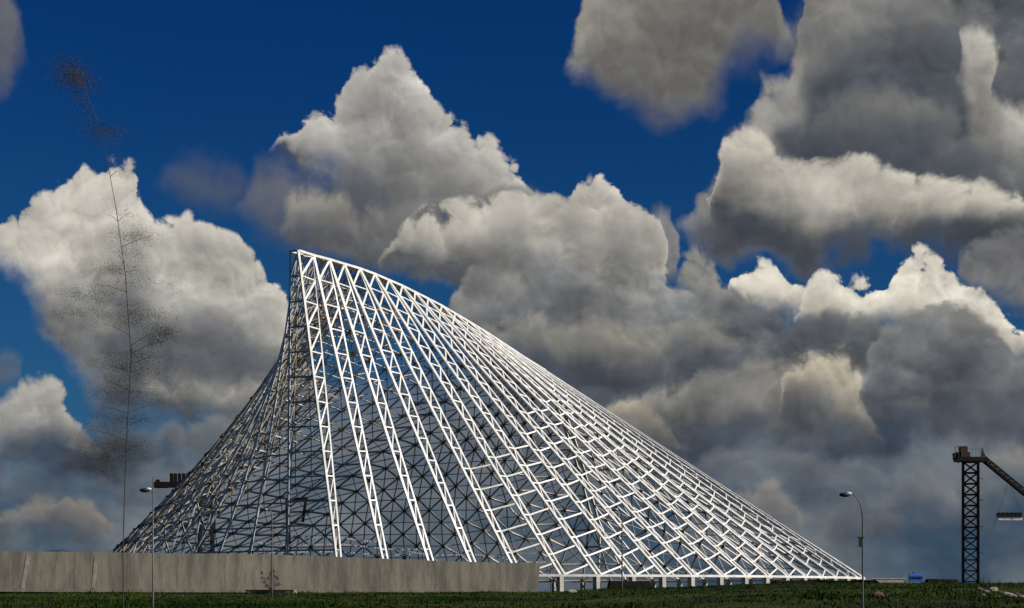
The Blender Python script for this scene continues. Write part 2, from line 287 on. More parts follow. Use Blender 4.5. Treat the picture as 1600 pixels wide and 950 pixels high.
# ------------------------------------------------------------------ helpers
class MB:
    def __init__(s): s.v = []; s.f = []; s.mi = []
    def beam(s, a, b, w, h=None, up=Vector((0, 0, 1)), mi=0, w2=None):
        a = Vector(a); b = Vector(b); h = w if h is None else h; d = b - a
        if d.length < 1e-5: return
        d.normalize(); u = up - d*up.dot(d)
        if u.length < 1e-3: u = Vector((1, 0, 0)) - d*d.x
        u.normalize(); r = d.cross(u)
        k = len(s.v); q = (w2 / w) if w2 else 1.0
        for p, t in ((a, 1.0), (b, q)):
            for i, j in ((-1, -1), (1, -1), (1, 1), (-1, 1)): s.v.append(p + r*(i*w*t/2) + u*(j*h*t/2))
        for f in ((3, 2, 1, 0), (4, 5, 6, 7), (0, 1, 5, 4), (1, 2, 6, 5), (2, 3, 7, 6), (3, 0, 4, 7)):
            s.f.append([k+x for x in f]); s.mi.append(mi)
    def box(s, c, sz, mi=0, rz=0.0, taper=1.0):
        c = Vector(c); k = len(s.v); ca, sa = math.cos(rz), math.sin(rz)
        for z, t in ((-1, 1.0), (1, taper)):
            for i, j in ((-1, -1), (1, -1), (1, 1), (-1, 1)):
                x = i*sz[0]/2*t; y = j*sz[1]/2*t
                s.v.append(c + Vector((x*ca-y*sa, x*sa+y*ca, z*sz[2]/2)))
        for f in ((3, 2, 1, 0), (4, 5, 6, 7), (0, 1, 5, 4), (1, 2, 6, 5), (2, 3, 7, 6), (3, 0, 4, 7)):
            s.f.append([k+x for x in f]); s.mi.append(mi)
    def tube(s, pts, r, n=8, mi=0, cap=True):
        pts = [Vector(p) for p in pts]; rs = r if isinstance(r, (list, tuple)) else [r]*len(pts); base = len(s.v)
        for i, p in enumerate(pts):
            d = (pts[min(i+1, len(pts)-1)] - pts[max(i-1, 0)]).normalized()
            u = Vector((0, 1, 0)) if abs(d.y) < 0.9 else Vector((1, 0, 0)); u = (u - d*u.dot(d)).normalized(); w = d.cross(u)
            for k in range(n):
                a = 2*math.pi*k/n; s.v.append(p + u*(math.cos(a)*rs[i]) + w*(math.sin(a)*rs[i]))
        for i in range(len(pts)-1):
            for k in range(n):
                a = base+i*n+k; b = base+i*n+(k+1) % n
                s.f.append([a, b, b+n, a+n]); s.mi.append(mi)
        if cap:
            s.f.append([base+k for k in range(n)][::-1]); s.mi.append(mi)
            e = base+(len(pts)-1)*n; s.f.append([e+k for k in range(n)]); s.mi.append(mi)
    def ball(s, c, r, mi=0, sc=(1, 1, 1), seg=6, rings=4, jit=0.0, rng=random):
        c = Vector(c); base = len(s.v)
        s.v.append(c + Vector((0, 0, -r*sc[2])))
        for i in range(1, rings):
            t = math.pi*i/rings
            for k in range(seg):
                a = 2*math.pi*k/seg; q = r*(1+rng.uniform(-jit, jit)) if jit else r
                s.v.append(c + Vector((math.sin(t)*math.cos(a)*q*sc[0], math.sin(t)*math.sin(a)*q*sc[1], -math.cos(t)*q*sc[2])))
        s.v.append(c + Vector((0, 0, r*sc[2]))); top = len(s.v)-1
        for k in range(seg):
            s.f.append([base, base+1+(k+1) % seg, base+1+k]); s.mi.append(mi)
            e = base+1+(rings-2)*seg; s.f.append([e+k, e+(k+1) % seg, top]); s.mi.append(mi)
        for i in range(rings-2):
            for k in range(seg):
                a = base+1+i*seg+k; b = base+1+i*seg+(k+1) % seg; s.f.append([a, b, b+seg, a+seg]); s.mi.append(mi)
    def build(s, name, mats, parent=None, smooth=False):
        me = bpy.data.meshes.new(name); me.from_pydata([tuple(v) for v in s.v], [], s.f); me.update()
        if isinstance(mats, str): mats = [mats]
        for m in mats: me.materials.append(MAT[m])
        if len(mats) > 1: me.polygons.foreach_set('material_index', s.mi)
        if smooth: me.polygons.foreach_set('use_smooth', [True]*len(me.polygons))
        o = bpy.data.objects.new(name, me); COL.objects.link(o)
        if parent is not None:
            o.parent = parent
            if parent.type == 'EMPTY': o.matrix_parent_inverse = Matrix.Translation(-Vector(parent.location))
        return o
def tag(o, label=None, cat=None, group=None, kind=None):
    for k, v in (('label', label), ('category', cat), ('group', group), ('kind', kind)):
        if v: o[k] = v
    return o
def empty(name, loc, label, cat, group=None):
    o = bpy.data.objects.new(name, None); COL.objects.link(o); o.location = loc; o.empty_display_size = 0.5
    return tag(o, label, cat, group)
def at(px, py, Y): return Vector(((px-800.0)/F*Y, Y, EYE+(HOR-py)/F*Y))
def atx(px, Y): return (px-800.0)/F*Y

# ------------------------------------------------------------------ ground
def sm(a, b, x):
    t = max(0.0, min(1.0, (x-a)/(b-a))); return t*t*(3-2*t)
def vnoise(x, y, s=0):
    def h(i, j): return (math.sin(i*127.1+j*311.7+s*74.7)*43758.5453) % 1.0
    i, j = math.floor(x), math.floor(y); fx, fy = x-i, y-j; fx = fx*fx*(3-2*fx); fy = fy*fy*(3-2*fy)
    return (h(i, j)*(1-fx)+h(i+1, j)*fx)*(1-fy)+(h(i, j+1)*(1-fx)+h(i+1, j+1)*fx)*fy
def ground_z(x, y):
    # long bank that climbs towards the building site, higher on the right
    yy = max(y, 1.0); u = x/yy*F+800 if y > 150 else x/150.0*F+800
    c = 2.45 + 0.65*sm(840, 1000, u) + 0.6*sm(1000, 1200, u) + 0.15*sm(1200, 1330, u)
    t = sm(70, 235, y)*0.75 + 0.25*sm(180, 330, y)
    z = c*t
    n = (vnoise(x*0.09, y*0.09)-0.5)*0.35 + (vnoise(x*0.3, y*0.3, 3)-0.5)*0.18
    return z + n*sm(60, 140, y)*(1-sm(600, 1500, y)) - 1.3*sm(420, 520, y)*0
def build_ground():
    xs = [-16000, -8000, -3500, -1500, -700, -350, -220] + [-160+2.0*i for i in range(161)] + [220, 350, 700, 1500, 3500, 8000, 16000]
    ys = [-6000, -1500, -300, -60, 0, 30, 50] + [64+2.6*i for i in range(105)] + [350, 380, 420, 480, 560, 700, 1000, 2000, 5000, 12000, 26000]
    v = [(x, y, ground_z(x, y)) for y in ys for x in xs]; n = len(xs)
    f = [(j*n+i, j*n+i+1, (j+1)*n+i+1, (j+1)*n+i) for j in range(len(ys)-1) for i in range(n-1)]
    me = bpy.data.meshes.new('ground'); me.from_pydata(v, [], f); me.materials.append(MAT['grass_ground'])
    me.polygons.foreach_set('use_smooth', [True]*len(me.polygons))
    o = bpy.data.objects.new('ground', me); COL.objects.link(o); o['kind'] = 'structure'
build_ground()
def build_grass():
    rng = random.Random(3); v = []; f = []
    for _ in range(60000):
        y = 95 + 240*rng.random()**1.25; x = rng.uniform(-0.30, 0.30)*y
        d = 0.6*vnoise(x*0.12, y*0.05, 9) + 0.4*vnoise(x*0.4, y*0.2, 5)
        if rng.random() > 0.25+d: continue
        z = ground_z(x, y)-0.05; hgt = rng.uniform(0.10, 0.34)*(0.5+1.0*d)
        if rng.random() < 0.05*sm(0.5, 0.8, d): hgt *= 2.4
        for k in range(3):
            a = rng.uniform(0, math.pi); w = rng.uniform(0.04, 0.10); dx, dy = math.cos(a)*w, math.sin(a)*w
            ox, oy = rng.uniform(-.3, .3), rng.uniform(-.3, .3); lx, ly = rng.uniform(-.2, .2), rng.uniform(-.2, .2); b = len(v)
            v += [(x+ox-dx, y+oy-dy, z), (x+ox+dx, y+oy+dy, z), (x+ox+lx, y+oy+ly, z+hgt*rng.uniform(.7, 1.1))]; f.append((b, b+1, b+2))
    me = bpy.data.meshes.new('grass'); me.from_pydata(v, [], f); me.materials.append(MAT['grass_blade'])
    o = bpy.data.objects.new('grass', me); COL.objects.link(o)
    tag(o, 'rough dark green grass covering the bank in front of the concrete wall', 'grass', kind='stuff')
build_grass()
def build_hills():
    mb = MB(); n = 60; Y0 = 9000
    v = []; f = []
    for i in range(n+1):
        px = -500 + 900*i/n; x = atx(px, Y0)
        h = 40 + (205-60*sm(40, 200, px))*(0.55+0.45*vnoise(px*0.02, 1.7))*(1-sm(150, 380, px)) + 12*vnoise(px*.09, 4)
        v += [(x, Y0-1500, -5), (x, Y0, h), (x, Y0+2000, -5)]
    for i in range(n):
        a = i*3; f += [(a, a+3, a+4, a+1), (a+1, a+4, a+5, a+2)]
    me = bpy.data.meshes.new('hills'); me.from_pydata(v, [], f); me.materials.append(MAT['hill'])
    o = bpy.data.objects.new('hills', me); COL.objects.link(o); o['kind'] = 'structure'
build_hills()

# ------------------------------------------------------------------ the lattice sail
CX, CY, RAD = -7.0, 497.0, 96.4
ALPHA = R(21.5); ZB = 6.35
AX = Vector((-math.sin(ALPHA), -math.cos(ALPHA), 0)); LT = Vector((math.cos(ALPHA), -math.sin(ALPHA), 0))
CEN = Vector((CX, CY, 0))
feet_px = [529, 603.5, 676, 743, 808, 875, 932, 988, 1035, 1080, 1125, 1164, 1197, 1228, 1256, 1281, 1303]
top_px = [466, 490, 515, 538, 562, 585, 607, 628, 648, 668, 689.5, 710, 729, 747, 765, 783, 800, 817, 834, 851]
ridge_y = [(466, 392), (490, 399.5), (515, 406), (538, 413), (562, 420), (585, 428.5), (607, 438), (628, 447), (648, 457), (668, 467), (690, 478), (711, 490), (729, 501), (747, 512), (765, 523), (783, 535), (800, 546), (817, 557.5), (834, 568), (851, 578.5)]
def foot_theta(px):       # angle on the base circle (0 = nearest the viewer, + = right) seen at that bearing
    lo_, hi_ = -1.2, 1.38
    for _ in range(50):
        m_ = (lo_+hi_)/2; p = 800+F*(CX+RAD*math.sin(m_))/(CY-RAD*math.cos(m_))
        if p < px: lo_ = m_
        else: hi_ = m_
    return lo_
THF = [foot_theta(p) for p in feet_px]
while THF[-1] < math.pi-ALPHA-R(4): THF.append(THF[-1]+R(5.35))
NR = len(THF)
TOPR = []; TOPZ = []
for i in range(len(top_px)):
    k = (top_px[i]-800)/F; r = (CX-k*CY+LT.x*0.9)/(k*AX.y-AX.x); TOPR.append(r)
    TOPZ.append(EYE+(HOR-ridge_y[i][1])/F*(CY+r*AX.y))
r_last, z_last = TOPR[-1], TOPZ[-1]; nrest = NR-len(TOPR)
slope0 = (TOPZ[-1]-TOPZ[-3])/2
for k in range(1, nrest+1):
    t = k/nrest; TOPR.append(r_last + (-RAD*0.93-r_last)*t)
    TOPZ.append(z_last*(1-t**1.7) + 22*t**1.7 + slope0*k*(1-t))
def rib_pts(i, side):
    """top (outer chord), top (inner chord), foot"""
    def rp_(q):
        if side < 0: q = 0.40*q if q <= 13 else 5.2 + (q-13)*(NR-1-5.2)/(NR-1-13)
        q = min(q, NR-1.001); k = int(q); f = q-k; k2 = min(k+1, NR-1)
        return TOPR[k]*(1-f)+TOPR[k2]*f, TOPZ[k]*(1-f)+TOPZ[k2]*f
    r, z = rp_(i); T = CEN + AX*r + LT*(0.9*side); T.z = z
    r, z = rp_(i+1); T2 = CEN + AX*r + LT*(0.9*side); T2.z = z-0.3
    if i == NR-1: T2 = T + AX*(-2.0)
    th = THF[i]
    if side > 0: d = Vector((math.sin(th), -math.cos(th), 0))
    else:
        ph = -2*ALPHA - th; d = Vector((math.sin(ph), -math.cos(ph), 0))
    Ft = CEN + d*RAD*(1.0 + (0.050*sm(0, 9, i)*(1-sm(18, 28, i)) if side < 0 else 0)); Ft.z = ZB
    return T, T2, Ft, d
def build_sail():
    root = empty('lattice_building', (CX, CY, 3.0), 'tall white steel lattice building shaped like a sail, behind the concrete wall', 'building')
    ribs = {}; FACE = {}
    for side in (1, -1):
        for i in range(NR):
            T, T2, Ft, d = rib_pts(i, side); L = (Ft-T).length; far = (side < 0 and i >= 7) or i >= 26; n = max(3, round(L/(5.9 if far else 5.4)))
            inward = Vector((-d.x, -d.y, -0.25)).normalized()
            sag = (Ft-T); sag.z = 0; sag = sag.normalized()*(-5.6*sm(0, 5, i)*(1-sm(16, 24, i)) if side < 0 else 0.0)
            O = [T.lerp(Ft, j/n) + sag*(4*(j/n)**1.0*(1-j/n)) for j in range(n+1)]
            B = []
            Fb = Ft + (Ft-T).normalized()*0.0 + LT.cross(Vector((0,0,1)))*0.0
            tang = Vector((math.cos(math.atan2(d.x, -d.y)), math.sin(math.atan2(d.x, -d.y)), 0))*side
            for j in range(n+1):
                t = j/n; p = T2.lerp(Ft + tang*0.95, t) + sag*4*t*(1-t); B.append(p + inward*((1.7*4*t*(1-t)*0.6 + 0.5*(1-t)) if side < 0 else -0.15))
            ribs[(side, i)] = (O, B, n, inward, T, Ft)
            fw = min(0.72, i/17.0); lt, ax = 0.86*(1-fw)+max(0.3, d.dot(LT))*side*fw, 0.50*(1-fw)+max(0.1, d.dot(AX))*fw
            up = (LT*lt + AX*ax + Vector((0, 0, 0.35))).normalized() if side > 0 else Vector((-0.42, -0.91, 0.0))      # outer face of the box sections
            FACE[(side, i)] = up
            if far:
                w = MB()
                for j in range(n): w.beam(O[j], O[j+1], 0.44, 0.26, up)
                w.build('rib', 'brace_shade_steel' if side < 0 else 'white_steel', root)  # far ribs on the left take the darker tone as painted shade
                continue
            web = MB()
            for j in range(1, n): web.beam(O[j], B[j], *((0.30, 0.30) if side > 0 else (0.28, 0.12)), up)
            for j in range(n-1):
                q = (0.50+0.50*(1-j/n))*(1 + 0.35*sm(9, 14, i))
                web.beam(O[j+1], B[j], *((0.44*q*q, 0.24) if side > 0 else (0.28*q, 0.12)), up)
            w = web.build('rib_truss', 'white_steel' if side > 0 else 'brace_shade_steel', root)  # left webs are coloured darker to imitate the shaded flank
            oc = MB()
            for j in range(n): oc.beam(O[j], O[j+1], *((0.50+0.22*sm(9, 15, i), 0.42) if side > 0 else (0.46, 0.16)), up)
            oc.build('outer_chord', 'white_steel', w)
            ic = MB()
            for j in range(n): ic.beam(B[j], B[j+1], *((0.36, 0.30) if side > 0 else (0.36, 0.14)), up)
            ic.build('inner_chord', 'white_steel' if side > 0 else 'brace_shade_steel', w)  # shade of the left inner chords is put into their colour
    # bracing between neighbouring ribs
    def nearest(p, pts):
        return min(range(len(pts)), key=lambda k: (pts[k]-p).length)
    for side in (1, -1):
        for i in range(NR-1):
            O, B, n, inw, T, Ft = ribs[(side, i)]; O2, B2, n2, inw2, _, _ = ribs[(side, i+1)]
            mb = MB(); cnt = 0
            full = (side < 0 and i >= 3) or i >= 26
            if side > 0 and i < 4: continue
            for j in range(1, n+1):
                tgt = O2
                if full:
                    if i >= 7: B = O
                    tgt = O2 if i+1 >= 7 else B2; k = nearest(B[j], tgt)
                else:
                    L1 = (Ft-T).length; L2 = (O2[-1]-O2[0]).length
                    sd = L1*(1-j/n) + (2.9 if side > 0 else 0.0)          # distance up the neighbour from its foot
                    if sd > L2: continue
                    q_ = (1-sd/L2)*n2; q0 = min(int(q_), n2-1); k = 0; tgt = [O2[q0].lerp(O2[q0+1], q_-q0)]
                if (tgt[k]-B[j]).length < 1.6: continue
                if full and 3 <= i <= 7 and j < 0.6*n: continue
                if not full and side > 0 and j/n < 0.80-0.045*i: continue
                mb.beam(B[j], tgt[k], *((0.34, 0.28) if side > 0 and not full else (0.34, 0.12) if not full else ((0.46, 0.30) if i >= 9 else (0.40, 0.13))), FACE[(side, i)] if i < 9 or side > 0 else Vector((0.6, -0.7, 0.4)).normalized()); cnt += 1
                if full:
                    if k+1 <= n2: mb.beam(B[j], tgt[k+1], 0.32, 0.14, FACE[(side, i)])
                    if k-1 >= 0 and j % 1 == 0: mb.beam(B[j], tgt[k-1], 0.26, 0.14, FACE[(side, i)])
                    mb.ball(B[j], 0.55, 1)
                    if 7 <= i <= 15 and side < 0 and 2 <= j < n:
                        f2 = Vector((-0.35, -0.93, 0)); dp = inw*2.6; m1 = (B[j]+B[j-1])/2 + dp; m2 = (tgt[k]+tgt[max(k-1, 0)])/2 + dp
                        mb.beam(m1, m2, 0.26, 0.16, f2); mb.beam(m1, m1 + (B[j]-B[j-1]), 0.26, 0.14, f2)
                        mb.beam(B[j], m1, 0.2, 0.14, f2); mb.beam(B[j-1], m1, 0.2, 0.14, f2)
                elif i < 14 and k+2 <= n2 and side > 0:
                    pass
            if cnt: mb.build('bracing', ['white_steel' if side > 0 and not full else 'brace_shade_steel', 'primer_joint'], root)
    # hoops across the narrow front
    a = ribs[(1, 0)]; b = ribs[(-1, 0)]
    for j in range(1, min(a[2], b[2])):
        mb = MB(); mb.beam(a[0][j], b[0][j], 0.36, 0.15, FACE[(-1, 0)]); mb.build('crossbar', 'brace_shade_steel', root)
        mb = MB(); mb.beam(a[0][j-1], b[0][j], 0.22, 0.12, FACE[(-1, 0)]); mb.build('diagonal', 'brace_shade_steel', root)
    # ridge
    mb = MB()
    for side in (1, -1):
        for i in range(NR-1): mb.beam(ribs[(side, i)][0][0], ribs[(side, i+1)][0][0], 0.62, 0.5)
    for i in range(NR): mb.beam(ribs[(1, i)][0][0], ribs[(-1, i)][0][0], 0.4, 0.4)
    mb.build('ridge_beam', 'white_steel', root)
    # ring beam and its columns
    ring = [ribs[(1, i)][5] for i in range(NR)] + [ribs[(-1, i)][5] for i in range(NR-1, -1, -1)]
    mb = MB()
    for k in range(len(ring)): mb.beam(ring[k]+Vector((0, 0, -0.2)), ring[(k+1) % len(ring)]+Vector((0, 0, -0.2)), 0.8, 0.5)
    mb.build('ring_beam', 'white_steel', root)
    for k, p in enumerate(ring):
        zg = 2.0; c = MB(); a = 0.65
        c.box((p.x, p.y, (zg+ZB-0.47)/2), (1.0, 1.25, ZB-0.47-zg), 0, a)
        c.build('column', 'pale_concrete', root)
    return ribs
RIBS = build_sail()

# dark bank of earth under the right end of the ring
mb = MB(); rng = random.Random(5)
def mound(name, x0, x1, Y, dep, zt, label, m='dark_earth', seed=1):
    rr = random.Random(seed); v = []; f = []; n = 48; mrow = 8
    for j in range(mrow+1):
        for i in range(n+1):
            t = i/n; s = j/mrow; x = x0+(x1-x0)*t; y = Y - dep/2 + dep*s
            e = (sm(0, .10, t)*(1-sm(.90, 1, t)))*math.sin(math.pi*s)**0.5 if 0 < s < 1 else 0
            z = 1.0 + (zt-1.0)*e*(0.93+0.07*vnoise(x*.4, y*.6, seed)) + rr.uniform(-.05, .05)
            v.append((x, y, z))
    for j in range(mrow):
        for i in range(n): a = j*(n+1)+i; f.append((a, a+1, a+n+2, a+n+1))
    me = bpy.data.meshes.new(name); me.from_pydata(v, [], f); me.materials.append(MAT[m])
    o = bpy.data.objects.new(name, me); COL.objects.link(o); o['kind'] = 'structure'; return o
mound('earth_bank', atx(1190, 372), atx(1388, 372), 372, 14, 5.05, '')
mound('earth_mound', atx(944, 362), atx(1022, 362), 362, 12, 4.85, '', seed=4)

# ------------------------------------------------------------------ concrete wall
def build_wall():
    A = Vector((atx(-260, 225), 225, 0)); Bp = Vector((atx(842, 318), 318, 0)); d = (Bp-A); L = d.length; d.normalize()
    nrm = Vector((d.y, -d.x, 0)); zb = 1.6
    root = empty('concrete_wall', (A+Bp)/2, 'long weathered grey-brown concrete wall on the grass in front of the lattice building', 'wall')
    def ztop(s):  # height of the wall top along its length
        p = A+d*s; px = 800+F*p.x/p.y; py = 861.5 + 4.0*sm(0, 400, px) + 14.5*sm(330, 860, px); return EYE+(HOR-py)/F*p.y
    N = 15; ps = L/N
    for i in range(N):
        s0 = i*ps+0.02; s1 = (i+1)*ps-0.02; mb = MB(); k = 0
        last = i == N-1
        for s, lean in ((s0, 0), (s1, 0.0)):
            p = A+d*s; zt = ztop(s)
            bot = p + (d*(-0.7) if (last and s == s1) else Vector((0, 0, 0)))
            mb.v += [bot+nrm*0.3+Vector((0, 0, zb)), bot-nrm*0.3+Vector((0, 0, zb)), p-nrm*0.3+Vector((0, 0, zt)), p+nrm*0.3+Vector((0, 0, zt))]
        mb.f = [[0, 1, 2, 3], [7, 6, 5, 4], [0, 3, 7, 4], [3, 2, 6, 7], [2, 1, 5, 6], [1, 0, 4, 5]]; mb.mi = [0]*6
        o = mb.build('wall_panel', 'concrete', root)
        me = o.data
    mb = MB()
    mb.beam(A+nrm*0.55+Vector((0, 0, 2.68)), Bp-d*1.0+nrm*0.55+Vector((0, 0, 2.5)), 0.5, 0.42); mb.build('footing', 'concrete', root)
    for px, pyt, pxb in ((42, 868, 33), (148, 868, 143)):
        # slanting pilasters
        def hit(q):
            # bearing q meets the wall face
            k = (q-800)/F; t = (k*A.y-A.x)/(d.x-k*d.y); return A+d*t+nrm*0.34
        a = hit(pxb); b = hit(px); mb = MB(); mb.beam(a+Vector((0, 0, 2.9)), b+Vector((0, 0, 7.05)), 0.62, 0.10, nrm); mb.build('pilaster', 'grey_concrete', root)
    return A, d, nrm
WA, WD, WN = build_wall()

# ------------------------------------------------------------------ lamp posts
def street_lamp(px, Y, ytop, head_px, head_y, label, box_y=None, style='swan', r=0.07):
    x = atx(px, Y); zg = ground_z(x, Y); zt = EYE+(HOR-ytop)/F*Y; zh = EYE+(HOR-head_y)/F*Y; xh = atx(head_px, Y)
    root = empty('street_lamp', (x, Y, zg), label, 'street lamp', 'tall street lamps along the road')
    mb = MB()
    if style == 'swan':
        zb = zt - (xh-x)*-1*1.9; pts = [(x, Y, zg-0.3), (x, Y, zg+1.2), (x, Y, zb)]; rr = [r*1.25, r*1.15, r*0.9]
        for k in range(1, 11):
            a = math.pi/2*k/10; pts.append((x+(xh-x)*(1-math.cos(a)), Y, zb+(zt-zb)*math.sin(a))); rr.append(r*(0.9-0.4*k/10))
        mb.tube(pts, rr, 10); mb.build('pole', 'lamp_steel', root, True)
    else:
        mb.tube([(x, Y, zg-0.3), (x, Y, zg+1.2), (x, Y, zt)], [r*1.2, r*1.1, r*0.6], 10); mb.build('pole', 'lamp_steel', root, True)
        mb = MB(); mb.tube([(x, Y, zh-0.25), (x+(xh-x)*0.5, Y, zh+0.02), (xh, Y, zh+0.05)], r*0.45, 8); mb.build('arm', 'lamp_steel', root, True)
    s = 1 if xh < x else -1
    mb = MB(); hw = 0.28
    mb.ball((xh-s*hw*0.8, Y, zh), hw, 0, (1.2, 0.6, 0.50), 12, 8); h = mb.build('lamp_head', 'lamp_dark', root, True)
    mb = MB(); mb.ball((xh-s*hw*0.0, Y-0.02, zh+0.075), 0.17, 0, (1.15, 0.72, 0.55), 10, 6); mb.build('lamp_cover', 'lamp_glass', h, True)
    if box_y:
        z = EYE+(HOR-box_y)/F*Y; mb = MB(); mb.box((x-0.13, Y-0.1, z), (0.2, 0.2, 0.5)); mb.box((x-0.13, Y-0.1, z+0.3), (0.34, 0.26, 0.07)); mb.build('control_box', 'lamp_dark', root)
street_lamp(1348, 112, 770, 1326, 773, 'tall swan-neck street lamp in front of the right tip of the white lattice building', box_y=848, r=0.052)
street_lamp(239, 118, 745, 232, 766, 'grey street lamp with a short bracket, before the left tip of the lattice building', style='bracket', r=0.055)
street_lamp(425, 205, 792, 416, 797, 'thin pale street lamp beside the small bush at the concrete wall', style='swan', r=0.075)
street_lamp(972, 215, 792, 963, 797, 'thin grey street lamp right of the end of the concrete wall, before the earth mound', style='swan', r=0.075)

# ------------------------------------------------------------------ cranes
def lattice_tower(root, x, Y, w, z0, z1, rz=0.25, name='tower', leg=0.8):
    mb = MB(); ca, sa = math.cos(rz), math.sin(rz)
    def P(i, j, z): return Vector((x+(i*ca-j*sa)*w/2, Y+(i*sa+j*ca)*w/2, z))
    cs = [(-1, -1), (1, -1), (1, 1), (-1, 1)]
    for c in cs: mb.beam(P(*c, z0), P(*c, z1), leg, leg, Vector((-sa, ca, 0)))
    n = max(3, round((z1-z0)/(w*0.72))); h = (z1-z0)/n
    for k in range(n+1):
        z = z0+h*k
        for a in range(4): mb.beam(P(*cs[a], z), P(*cs[(a+1) % 4], z), 0.24, 0.22)
    for k in range(n):
        z = z0+h*k
        for a in range(4):
            mb.beam(P(*cs[a], z), P(*cs[(a+1) % 4], z+h), 0.17); mb.beam(P(*cs[(a+1) % 4], z), P(*cs[a], z+h), 0.17)
    return mb.build(name, 'dark_steel', root)
def right_crane():
    Y = 362.0; k = Y/F; x = atx(1516.5, Y); root = empty('tower_crane', (x, Y, 3.5), 'dark lattice tower crane with a drooping jib at the right edge', 'crane', 'dark construction cranes')
    Z = lambda py: EYE+(HOR-py)*k
    Xp = lambda px: atx(px, Y)
    lattice_tower(root, x, Y, 2.75, 2.5, Z(722), -0.235, leg=0.55)
    mb = MB()   # ladder cleats on the right leg
    for py in (748, 781, 823, 864): mb.beam((Xp(1528), Y-1.2, Z(py)), (Xp(1534), Y-1.2, Z(py+1)), 0.12)
    mb.build('cleats', 'dark_steel', root)
    mb = MB()   # curved machinery deck
    mb.box((Xp(1512), Y, Z(718)), (4.6, 3.1, 0.85)); mb.box((Xp(1498), Y, Z(713)), (1.7, 2.6, 1.3)); mb.box((Xp(1533), Y, Z(719)), (2.2, 2.6, 0.75))
    mb.beam((Xp(1491), Y, Z(708)), (Xp(1500), Y, Z(722)), 0.45, 2.2, Vector((0, 1, 0)))
    mb.build('deck', 'dark_steel', root)
    mb = MB(); mb.box((Xp(1504), Y-0.6, Z(707)), (1.3, 1.5, 2.2)); mb.box((Xp(1510), Y+0.4, Z(712)), (1.35, 1.4, 1.4)); mb.build('cab', 'rust_steel', root)
    mb = MB()
    for px, h in ((1490, 698), (1495, 697), (1500, 698)): mb.beam((Xp(px), Y-1.4, Z(714)), (Xp(px), Y-1.4, Z(h)), 0.12)
    mb.beam((Xp(1490), Y-1.4, Z(699)), (Xp(1504), Y-1.4, Z(699)), 0.08); mb.beam((Xp(1509), Y-1.4, Z(702)), (Xp(1534), Y-1.4, Z(703)), 0.06)
    for px in (1516, 1522, 1528): mb.beam((Xp(px), Y-1.4, Z(714)), (Xp(px), Y-1.4, Z(702.5)), 0.05)
    mb.build('railing', 'lamp_steel', root)
    mb = MB()   # mast with sloping back
    mb.beam((Xp(1535), Y, Z(720)), (Xp(1534.5), Y, Z(699)), 0.62, 0.6, w2=0.15); mb.beam((Xp(1539), Y, Z(718)), (Xp(1535), Y, Z(702)), 0.5, 0.5, w2=0.15); mb.build('mast_head', 'rust_steel', root)
    mb = MB()   # jib, a three-chord truss
    a = Vector((Xp(1533), Y, Z(714))); b = Vector((Xp(1700), Y, Z(851)))
    d = (b-a).normalized(); up = Vector((-d.z, 0, d.x)); up = -up if up.z < 0 else up
    for oy, ou in ((-0.6, -0.32), (0.6, -0.32), (0, 0.48)): mb.beam(a+Vector((0, oy, 0))+up*ou, b+Vector((0, oy, 0))+up*ou, 0.38)
    n = 22
    for i in range(n):
        p = a.lerp(b, i/n); q = a.lerp(b, (i+1)/n); m_ = (p+q)/2
        for oy in (-0.7, 0.7):
            s = Vector((0, oy, 0))-up*0.35
            mb.beam(p+s, m_+up*0.55, 0.3); mb.beam(m_+up*0.55, q+s, 0.3)
        mb.beam(p+Vector((0, -.7, 0))-up*.35, p+Vector((0, .7, 0))-up*.35, 0.2)
    mb.build('jib', 'dark_steel', root)
    # load frame on cables
    lr = empty('suspended_platform', (Xp(1577), Y, Z(808)), 'small dark work platform with white edge hanging under the crane jib', 'platform')
    mb = MB(); mb.box((Xp(1577), Y, Z(804.5)), (4.5, 1.4, 0.8))
    for q in range(6): mb.beam((Xp(1560+q*6.5), Y-0.75, Z(802)), (Xp(1560+q*6.5), Y-0.75, Z(800.3)), 0.1)
    mb.build('deck', 'dark_steel', lr)
    mb = MB(); mb.box((Xp(1563), Y, Z(811)), (1.0, 1.1, 0.46)); mb.box((Xp(1574), Y, Z(811.3)), (1.6, 1.1, 0.44)); mb.box((Xp(1588), Y, Z(811.3)), (2.05, 1.1, 0.44)); mb.build('edge_panel', 'white_paint', lr)
    mb = MB()
    for px in (1559, 1595): mb.beam((Xp(px), Y, Z(801)), (Xp(1577), Y, Z(752)), 0.035)
    mb.beam((Xp(1557), Y-.5, Z(806)), (Xp(1551), Y-.5, Z(826)), 0.05)
    mb.build('cable', 'dark_steel', lr)
right_crane()
def left_crane():
    Y = 640.0; k = Y/F; Z = lambda py: EYE+(HOR-py)*k; Xp = lambda px: atx(px, Y); x = Xp(322)
    root = empty('tower_crane', (x, Y, 3.0), 'dark crane whose counterweight deck sticks out behind the left slope of the lattice building', 'crane', 'dark construction cranes')
    lattice_tower(root, x, Y, 4.2, 2.0, Z(762), 0.3)
    mb = MB(); mb.box((Xp(275), Y, Z(757.5)), (Xp(330)-Xp(262)+0, 3.0, 1.9)); mb.box((Xp(252), Y, Z(759)), (Xp(262)-Xp(243), 2.4, 1.5))
    mb.beam((Xp(270), Y, Z(776)), (Xp(300), Y, Z(758)), 2.0, 1.2); mb.build('deck', 'dark_steel', root)
    mb = MB()
    for px in (268, 274, 280.5, 287, 293.5, 300): mb.box((Xp(px), Y, Z(746.5)), (0.85, 2.2, 2.9))
    mb.build('counterweight', 'dark_steel', root)
    mb = MB(); mb.box((Xp(246.5), Y, Z(753)), (1.2, 1.2, 1.6)); mb.build('winch', 'dark_steel', root)
left_crane()
